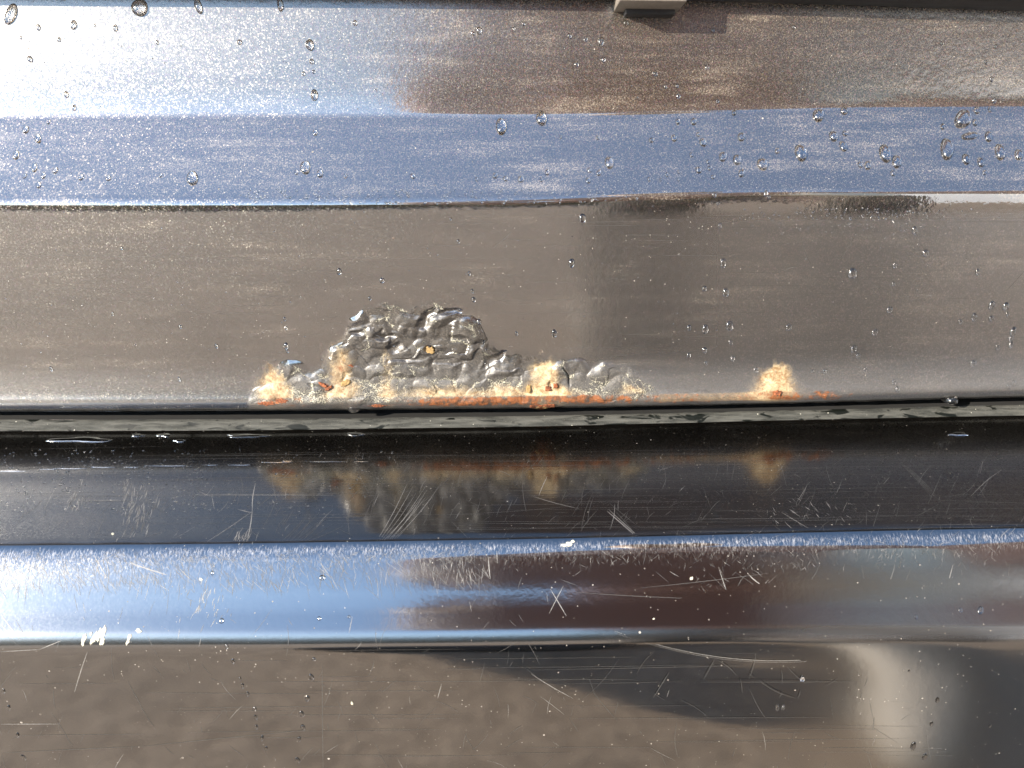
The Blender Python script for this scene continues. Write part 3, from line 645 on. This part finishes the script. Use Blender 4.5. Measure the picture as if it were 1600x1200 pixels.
SMALL = [(60,43,4),(115,39,5),(180,44,4),(148,40,2),(92,62,3),(245,66,3),(374,66,4),(32,59,2.5),(46,92,4),(102,147,4),(114,168,4),(487,96,4),(490,112,3),(474,115,3),(555,36,4),(749,48,5),(739,52,3),
 (38,202,5),(57,216,5),(23,242,5),(52,262,5),(66,274,4),(37,275,3),(85,266,4),(59,289,4),(125,277,4),(168,278,4),(250,274,3),(500,271,5),(463,269,3),(492,207,4),(540,275,3),(645,275,4),(774,274,4),(790,279,4),(745,280,3),(74,190,3),
 (803,45,3),(818,37,3),(890,56,4),(915,61,4),(943,93,4),(901,100,4),(1024,115,4),(1058,134,3),(1040,135,3),(1060,150,4),(1105,105,4),(1121,158,3),(978,36,4),(1114,47,3),(1241,42,3),(1147,176,4),(1059,190,4),(1084,190,5),(1018,219,4),(1053,216,5),
 (1091,210,3),(1098,223,5.5),(1214,236,4),(1106,253,3),(1108,263,3.5),(1091,266,4.5),(1113,277,3),(1158,271,5.5),(1042,273,3),(1060,269,2.4),(1060,281,2.4),(1032,281,2.4),(1014,280,3),(1080,242,3),
 (1319,209,4),(1316,229,6),(1354,259,6),(1342,258,4),(1393,271,4),(1524,173,4.5),(1521,192,4),(1471,198,4),(1542,214,5.5),(1530,254,6),(1536,270,3),(1556,72,3),(1540,97,3),(1548,124,3),(1551,158,3.4),(1544,172,3),(1472,67,3),
 (921,266,4),(936,270,4),(919,282,4),(855,269,4),(846,281,3),(814,280,5),(876,214,2.4),(934,215,3),(1115,305,4),(1121,318,3),(1195,303,4),(1200,308,3),
 (716,377,3),(704,342,2.4),(738,455,3),(740,468,4),(733,427,3),(530,424,4.5),(597,438,4),(578,466,3),(748,503,4),(755,534,4),(758,547,5),(807,521,3),(1124,353,4),(1100,451,4),(1076,512,4),(1141,535,3.6),(1076,555,4),(1100,547,4.4),(1102,567,3),(1144,560,4),
 (1427,361,5),(1444,396,5),(1396,415,4),(1394,444,3.6),(1365,519,5),(1332,545,5),(1339,556,4),(1287,580,4),(1268,580,3),(1520,496,5),(1498,503,3),(1569,479,5),(1547,477,5),(1546,498,4),(1572,492,3),(1580,518,5),(1577,529,4),(1577,539,4),(1556,543,4),(1525,426,4),(1518,568,5),(1350,577,3),
 (445,498,3),(447,512,3),(447,540,4.5),(449,548,3),(80,576,3),(282,510,3),(190,388,2.4),(176,490,2.4),(338,540,3),(280,592,3),(1180,578,4),(1395,597,4),(1400,608,4),(1581,598,4),(1573,604,3)]
LOWER = [(4,1081,3),(12,1107,3),(26,1150,3),(35,1185,3),(353,1012,3.4),(363,1035,3.4),(374,1062,2.4),(378,1073,3),(386,1086,3.2),(397,1109,3.4),(399,1122,3),(400,1137,3),(409,1154,3.2),(416,1170,2.6),(486,1059,4),(480,1092,3.8),(471,1116,4),(473,1137,4),(467,1155,3.4),(465,1188,4),
 (1528,951,5),(1497,951,4),(1428,962,4),(1418,1044,3),(1253,1060,3),(1443,1180,4),(1214,1105,3),(1223,1105,3),(1453,1128,3),(1544,1130,3),(345,972,4),(498,968,3),(330,897,3),(545,965,2.4)]
LM = [(18, 22, 'slanting corner drop'), (218, 12, 'pointed hanging drop'), (310, 10, 'third hanging drop'), (438, 8, 'fourth hanging drop'), (484, 70, 'top drop of the bead trail'), (491, 148, 'bottom drop of the bead trail'),
 (300, 278, 'big drop on the left blue band'), (477, 261, 'big drop below the bead trail'), (783, 197, 'tall oval drop near the middle'), (846, 184, 'drop straddling the band edge'), (939, 65, 'glinting drop near the clip'),
 (1020, 10, 'beige clip'), (952, 254, 'oval drop low on the blue band'), (1250, 239, 'double-bellied drop'), (1140, 248, 'side-by-side pair of drops'), (1278, 180, 'round drop right of centre'), (1381, 240, 'tall drop right on the blue band'),
 (1503, 186, 'largest drop'), (1477, 233, 'tallest drop'), (1560, 238, 'round drop at the band end'), (910, 341, 'round drop under the crease'), (893, 411, 'lone oval drop on brown'), (866, 521, 'drop above the middle rust cone'),
 (1129, 411, 'upper oval drop of the right column'), (1133, 457, 'lower oval drop of the right column'), (1139, 509, 'largest drop in the short row'), (1231, 511, 'dark drop above the triangular stain'), (1330, 427, 'drop beside the curved scratches'),
 (1388, 484, 'bead ending the thin run'), (430, 600, 'leftmost rust cone'), (600, 480, 'top of the blisters'), (1213, 595, 'triangular rust stain'), (1540, 500, 'speckled right end of the door'), (750, 520, 'right shoulder of the blisters'),
 (490, 1031, 'top bead of the lower right trail'), (353, 1012, 'start of the lower left trail'), (503, 904, 'dark bead on the sky reflection'), (145, 1000, 'cream paint chips'), (1425, 1163, 'largest brown bead'), (1462, 1090, 'upper brown bead'), (1500, 1011, 'tan bead below the arc scratch')]
DIRS = ['right of', 'lower right of', 'below', 'lower left of', 'left of', 'upper left of', 'above', 'upper right of']
def bead_labels(pts):
    key = {}
    for i, (c, r_, a) in enumerate(pts):
        cand = [l for l in LM if (l[1] > 650) == (r_ > 650)]
        l = min(cand, key=lambda l: math.hypot(l[0] - c, l[1] - r_)); d = int(round(math.degrees(math.atan2(r_ - l[1], c - l[0])) / 45)) % 8
        key.setdefault((l[2], DIRS[d]), []).append((math.hypot(l[0] - c, l[1] - r_), i))
    out = {}
    for (nm, d), v in key.items():
        v.sort()
        for k, (_, i) in enumerate(v):
            sz = 'pin-sized' if pts[i][2] < 3.2 else 'small'
            o_ = '' if len(v) == 1 else ('nearest ' if k == 0 else ('farthest ' if k == len(v) - 1 else ['second nearest ', 'third nearest ', 'fourth nearest ', 'fifth nearest ', 'sixth nearest ', 'seventh nearest ', 'eighth nearest '][k - 1]))
            out[i] = '%s%s water bead %s the %s' % (o_, sz, d, nm)
    return out
BL = bead_labels(SMALL + LOWER)
cnt = 0
for c, r_, a, b, g, lab in BIG:
    q_ = .62 if r_ > 1000 else 1; o = bead_mesh('water_drop', 's' if r_ > 650 else 'd', c, r_, a * q_, b * q_, g, 0.7 if b > 6 else .6, .22); tag(o, lab, 'water drop', 'large water drops on the car')
o_ = None
for i_, (c, r_, a) in enumerate(SMALL + LOWER):
    o = bead_mesh('water_bead', 's' if r_ > 650 else 'd', c, r_, a * rng.uniform(.9, 1.05), a * rng.uniform(1.0, 1.25), rng.uniform(-20, 20), .65, .15)
    tag(o, BL[i_], 'water bead', 'small water beads on the paint')
# drops bridging the gap
for c, r_, a, b, lab in [(1480, 625, 13, 7, 'clear drop bridging the black gap near the right edge'), (552, 642, 9, 3.6, 'small brown drop hanging from the rusty hem left of centre')]:
    o = bead_mesh('hanging_drop', 'd', c, r_ - (2 if c > 1000 else 4), a, b, 0, .8, .2); tag(o, lab, 'water drop')

# puddled films on the sill: flat uneven lenses
def film(c, r_, a, b, lab, group, hgt=0.00028):
    n = 26; th = np.linspace(0, 2 * math.pi, n, endpoint=False); k = 1 + 0.18 * np.sin(3 * th + c) + .12 * np.sin(5 * th + r_)
    vs = []
    for f_, hh_ in ((1.0, -0.0001), (1.0, 0.00003), (.93, .5 * hgt), (.8, .85 * hgt), (.5, hgt)):
        p, nn = place('s', c + a * np.cos(th) * k * f_, r_ + b * np.sin(th) * k * f_, 0); vs += list(p + nn * hh_)
    p, nn = place('s', c, r_, hgt); vs.append(p.reshape(3)); m_ = 5
    f = [(i * n + j, i * n + (j + 1) % n, (i + 1) * n + (j + 1) % n, (i + 1) * n + j) for i in range(m_ - 1) for j in range(n)] + [((m_ - 1) * n + j, (m_ - 1) * n + (j + 1) % n, m_ * n) for j in range(n)] + [tuple(range(n))[::-1]]
    o = mesh_np('water_film', vs, f, M_water); tag(o, lab, 'water film', group)
gp = 'thin puddles along the back of the sill'
for c, r_, a, b, lab in [(125, 687, 52, 4, 'long pale puddle film at the back of the sill, far left'), (215, 680, 10, 2.4, 'short puddle film right of the long one at the back of the sill'), (256, 680, 12, 2.6, 'second short puddle film at the back of the sill'), (280, 689, 9, 2.2, 'glinting puddle film below the short ones'),
                         (385, 681, 32, 3, 'medium puddle film at the back of the sill under the leftmost rust'), (555, 679, 14, 2.4, 'small puddle film at the back of the sill under the blisters'), (1495, 678, 14, 3, 'puddle film at the back of the sill near the right edge')]:
    film(c, r_, a, b, lab, gp)
gp2 = 'broken thread of water along the sill'
THL = ['thick dark water thread at the left picture edge', 'short water thread beside the thick one at the left edge', 'long second water thread on the left of the sill', 'third water thread from the left on the sill', 'short water thread midway along the left of the sill', 'longest thin water thread left of the rust reflection', 'tiny water thread between the longest and a medium one', 'medium water thread before the first rust reflection', 'water thread crossing the leftmost rust reflection', 'looped water thread on the right rim of the leftmost rust reflection', 'water thread crossing the second rust reflection', 'last short water thread towards the middle of the sill']
for thl, (c, r_, a, b) in zip(THL, [(12, 736, 26, 2.4), (75, 733, 12, 1.2), (110, 732, 22, 1.4), (160, 730, 18, 1.4), (205, 730, 12, 1.2), (262, 728, 30, 1.3), (330, 727, 9, 1.2), (375, 727, 16, 1.6), (430, 723, 24, 1.3), (448, 721, 8, 2.2), (510, 722, 26, 1.2), (565, 722, 10, 1.2)]):
    film(c, r_, a, b * .5, thl, gp2, 0.00005)
# spray of very fine beads on the left of the shelf and over the whole door
def fine_beads(name, pts, label, group=None):
    vs = []; fs = []
    for which, c, r_, a in pts:
        p, n = place(which, c, r_); p = p.reshape(3); n = n.reshape(3); s = a * PXM; ux = np.array([1., 0, 0]); uy = np.cross(n, ux); uy /= np.linalg.norm(uy)
        b = len(vs)
        for hh_, q in ((-.1, 1.), (.4, .85), (.75, .45)):
            for j in range(6):
                th = j * math.pi / 3; vs.append(p + (ux * math.cos(th) + uy * math.sin(th)) * s * q + n * hh_ * s)
        fs += [(b + i * 6 + j, b + i * 6 + (j + 1) % 6, b + (i + 1) * 6 + (j + 1) % 6, b + (i + 1) * 6 + j) for i in range(2) for j in range(6)] + [tuple(b + 12 + j for j in range(6)), tuple(b + j for j in range(6))[::-1]]
    o = mesh_np(name, vs, fs, M_water); tag(o, label, 'water spray', None, 'stuff')
pts = [('s', rad(-20, 330) if rad() < .8 else rad(330, 620), rad(735, 800) if rad() < .7 else rad(702, 735), rad(.8, 2.0)) for _ in range(420)]
fine_beads('fine_spray', pts, 'spray of very fine beads over the left of the dark sill shelf')
pts = []
for _ in range(900):
    q = rad()
    if q < .3: pts.append(('d', rad(380, 1000), rad(295, 318), rad(.8, 2.2)))
    elif q < .55: pts.append(('d', 1330 + nrmd(0, 90), 325 + abs(nrmd(0, 22)), rad(.8, 2.0)))
    else: pts.append(('d', rad(-20, 1620), rad(30, 600), rad(.5, 1.4)))
fine_beads('fine_mist', pts, 'mist of pin-head water beads scattered over the door')

# ------------------------------------------------------------------ what the paint reflects: ground, photographer, hedge
mg, nt, b = newmat('ground_asphalt'); nb = NB(nt)
g = nb.noise(60, 5, 0.7); g2 = nb.noise(2.2, 4, 0.6)
c_ = nb.mix(nb.mapr(g, 0.35, 0.7), (0.23, 0.172, 0.122), (0.50, 0.385, 0.28)); c_ = nb.mix(nb.mapr(g2, 0.4, 0.7, 0, .5), c_, (0.20, 0.155, 0.115))
nb.set(b, Base_Color=c_, Roughness=0.9); nb.set(b, Normal=nb.bump(g, 1, 0.004))
gr = mesh_np('ground', [(-300, -300, 0), (300, -300, 0), (300, 300, 0), (-300, 300, 0)], [(0, 1, 2, 3)], mg, None, False); gr['kind'] = 'structure'
M_jacket = simple('jacket_cloth', (0.42, 0.25, 0.21), 0.85, nscale=60, var=.3)
M_trouser = simple('trouser_cloth', (0.065, 0.058, 0.052), 0.85, nscale=60)
M_cuff = simple('sleeve_cloth', (0.85, 0.77, 0.64), 0.85, nscale=60)  # very pale tone stands in for sunlight on the shaded right arm
M_skin = simple('skin', (0.50, 0.32, 0.23), 0.5, nscale=60)
M_shoe = simple('shoe_leather', (0.42, 0.37, 0.31), 0.5, nscale=60)
M_hair = simple('hair', (0.03, 0.02, 0.015), 0.6, nscale=90)
PX, PY = 0.22, -0.74
person = bpy.data.objects.new('person', None); COL.objects.link(person); person.location = (PX, PY, 0)
tag(person, 'kneeling photographer in brownish vest with pale sleeve, dark trousers and pale shoes, holding a phone', 'person')
def skin(name, pts, edges, mat, sub=2):
    me = bpy.data.meshes.new(name); me.from_pydata([p[:3] for p in pts], edges, []); o = bpy.data.objects.new(name, me); COL.objects.link(o); o.parent = person
    me.materials.append(mat); m = o.modifiers.new('s', 'SKIN'); m.use_smooth_shade = True
    sv = me.skin_vertices[0].data if me.skin_vertices else None
    if sv is None:
        bpy.context.view_layer.objects.active = o; sv = o.data.skin_vertices[0].data
    for v, p in zip(sv, pts): v.radius = (p[3], p[4] if len(p) > 4 else p[3])
    sv[0].use_root = True
    s = o.modifiers.new('u', 'SUBSURF'); s.levels = sub; s.render_levels = sub
    return o
def W(*p): return [(q[0] - PX, q[1] - PY, *q[2:]) for q in p]
skin('jacket', W((.30, -.88, .52, .17, .13), (.27, -.80, .64, .23, .14), (.24, -.66, .76, .26, .14), (.25, -.63, .89, .10), (.06, -.62, .80, .10), (-.05, -.52, .62, .08), (-.05, -.38, .51, .05), (.41, -.68, .84, .085), (.40, -.66, .78, .08), (.37, -.61, .70, .07)),
     [(0, 1), (1, 2), (2, 3), (2, 4), (4, 5), (5, 6), (2, 7), (7, 8), (8, 9)], M_jacket)
skin('trousers', W((.28, -.90, .58, .14, .12), (.17, -.78, .42, .07), (.155, -.62, .09, .058), (.16, -.92, .05, .045), (.38, -.80, .56, .08), (.385, -.58, .44, .062), (.335, -.52, .12, .05)), [(0, 1), (1, 2), (2, 3), (0, 4), (4, 5), (5, 6)], M_trouser)
skin('head', W((.19, -.62, .95, .06), (.18, -.57, 1.0, .085, .095), (.18, -.57, 1.09, .085, .10), (.18, -.58, 1.15, .06)), [(0, 1), (1, 2), (2, 3)], M_skin)
skin('hair', W((.18, -.62, 1.05, .088), (.18, -.605, 1.13, .094), (.18, -.59, 1.17, .06)), [(0, 1), (1, 2)], M_hair)
skin('shoe', W((.315, -.52, .05, .036), (.265, -.38, .045, .030, .032), (.245, -.225, .035, .022, .026)), [(0, 1), (1, 2)], M_shoe)
skin('shoe', W((.16, -.94, .05, .045), (.16, -1.02, .045, .048, .04), (.16, -1.10, .05, .040, .03)), [(0, 1), (1, 2)], M_shoe)
skin('sleeve', W((.375, -.615, .71, .062), (.30, -.47, .45, .056), (.19, -.335, .475, .03)), [(0, 1), (1, 2)], M_cuff)
# hands: palm with four fingers and a thumb, closed round the phone edge
for hx, side in ((-.02 - .015, -1), (.13 + .015, 1)):
    hy, hz = CAM[1] - .05, CAM[2] + .02
    base = [(hx + side * .045, hy - .045, hz + .02, .024), (hx + side * .02, hy - .02, hz + .008, .03, .016), (hx, hy, hz, .026, .013)]; ed = [(0, 1), (1, 2)]; pts_ = list(base)
    for k in range(4):
        b0 = len(pts_); zz = hz + .026 - k * .018; ln = (1.0, 1.1, 1.02, .85)[k]
        pts_ += [(hx - side * .008 * ln, hy + .014, zz, .009), (hx - side * .022 * ln, hy + .024, zz, .0085), (hx - side * .040 * ln, hy + .024, zz - .002, .0075)]; ed += [(2, b0), (b0, b0 + 1), (b0 + 1, b0 + 2)]
    b0 = len(pts_); pts_ += [(hx + side * .006, hy - .006, hz + .034, .011), (hx - side * .012, hy + .004, hz + .046, .009)]; ed += [(1, b0), (b0, b0 + 1)]
    skin('hand', W(*pts_), ed, M_skin, 1)
M_phone = simple('phone_case', (0.27, 0.135, 0.105), 0.5)
ph_ = mesh_np('phone', [(x, y, z) for x in (-.075, .075) for y in (-.004, .004) for z in (-.036, .036)], [(0, 1, 3, 2), (4, 6, 7, 5), (0, 4, 5, 1), (2, 3, 7, 6), (0, 2, 6, 4), (1, 5, 7, 3)], M_phone, None, False)
m = ph_.modifiers.new('b', 'BEVEL'); m.width = .0035; m.segments = 3
ph_.location = (PX - .135 + 0.0, CAM[1] - .022, CAM[2] - .01); ph_.rotation_euler = (R(-PITCH), 0, 0); ph_.location = (0.055, CAM[1] - .012, CAM[2] + .004)
tag(ph_, 'phone in a red-brown case held up in both hands before the car side', 'phone')
# clipped hedge across the way
M_leaf = simple('hedge_leaf', (0.05, 0.055, 0.03), 0.7, nscale=8, var=.5)
hx_ = np.linspace(-14, 14, 260); prof_h = [(0.0, 0.0), (-.25, .5), (-.3, 1.3), (0, 1.75), (.8, 1.8), (1.2, 1.2), (1.1, 0)]
dn_ = np.array([[(x, -9 - a + .25 * (fbm(np.array(x * 2.), np.array(i * 1.3), 4, 3) - .5), z_ * (1 + .25 * (fbm(np.array(x * 1.3), np.array(i * 2.), 4, 9) - .5))) for x in hx_] for i, (a, z_) in enumerate(prof_h)], float)
hd = grid('hedge', dn_, M_leaf); tag(hd, 'long dark clipped hedge facing the parked car across the open ground', 'hedge')

# house beyond the photographer, turned so its white front reflects sunlit, with a steep tiled roof
M_wall = simple('brick_wall', (0.15, 0.10, 0.085), 0.9, nscale=6)
M_white = simple('white_render', (0.74, 0.75, 0.78), 0.6, nscale=6, var=.05)
M_roof = simple('roof_tile', (0.12, 0.065, 0.05), 0.8, nscale=10)
gar = bpy.data.objects.new('house', None); COL.objects.link(gar); gar.location = (2.5, -5.5, 0); gar.rotation_euler = (0, 0, R(65)); tag(gar, 'house with brick and white front and steep red-brown roof behind the photographer', 'house')
def box(name, x0, x1, y0, y1, z0, z1, mat, parent):
    vs = [(x, y, z) for x in (x0, x1) for y in (y0, y1) for z in (z0, z1)]
    return mesh_np(name, vs, [(0, 1, 3, 2), (4, 6, 7, 5), (0, 4, 5, 1), (2, 3, 7, 6), (0, 2, 6, 4), (1, 5, 7, 3)], mat, parent, False)
box('wall', -1.6, -.25, -6, 0, 0, 2.5, M_wall, gar)
box('rendered_wall', -.247, 5, -6, .05, 0, 2.5, M_white, gar)
box('door', 1.6, 2.6, .053, .09, .02, 2.1, M_wall, gar)
mesh_np('roof', [(-1.9, .35, 2.45), (5.3, .35, 2.45), (5.3, -2.9, 6.6), (-1.9, -2.9, 6.6), (-1.9, -6.2, 2.45), (5.3, -6.2, 2.45)], [(0, 1, 2, 3), (3, 2, 5, 4), (0, 3, 4), (1, 5, 2), (0, 4, 5, 1)], M_roof, gar, False)

# low bag added to shade the ground mirrored in the lower panel
M_bag = simple('bag_cloth', (0.03, 0.03, 0.035), 0.8, nscale=80)
bag = bpy.data.objects.new('shadow_bag', None); COL.objects.link(bag); bag.location = (-.05, -.57, 0); bag.rotation_euler = (0, 0, R(20)); tag(bag, 'low dark cloth bag added on the ground to cast a shadow', 'bag')
def rr(z, a, b_, n=20): return [(a * math.copysign(abs(math.cos(t)) ** .5, math.cos(t)), b_ * math.copysign(abs(math.sin(t)) ** .5, math.sin(t)), z) for t in [2 * math.pi * k / n for k in range(n)]]
loft('bag_body', [rr(.002, .15, .08), rr(.02, .165, .09), rr(.06, .16, .088), rr(.09, .145, .075), rr(.10, .10, .04)], M_bag, bag)
loft('strap', [[(-.12 + .24 * k / 12 , math.cos(t) * .012, .095 + .015 * math.sin(math.pi * k / 12) + math.sin(t) * .004) for t in [2 * math.pi * j / 8 for j in range(8)]] for k in range(13)], M_bag, bag)
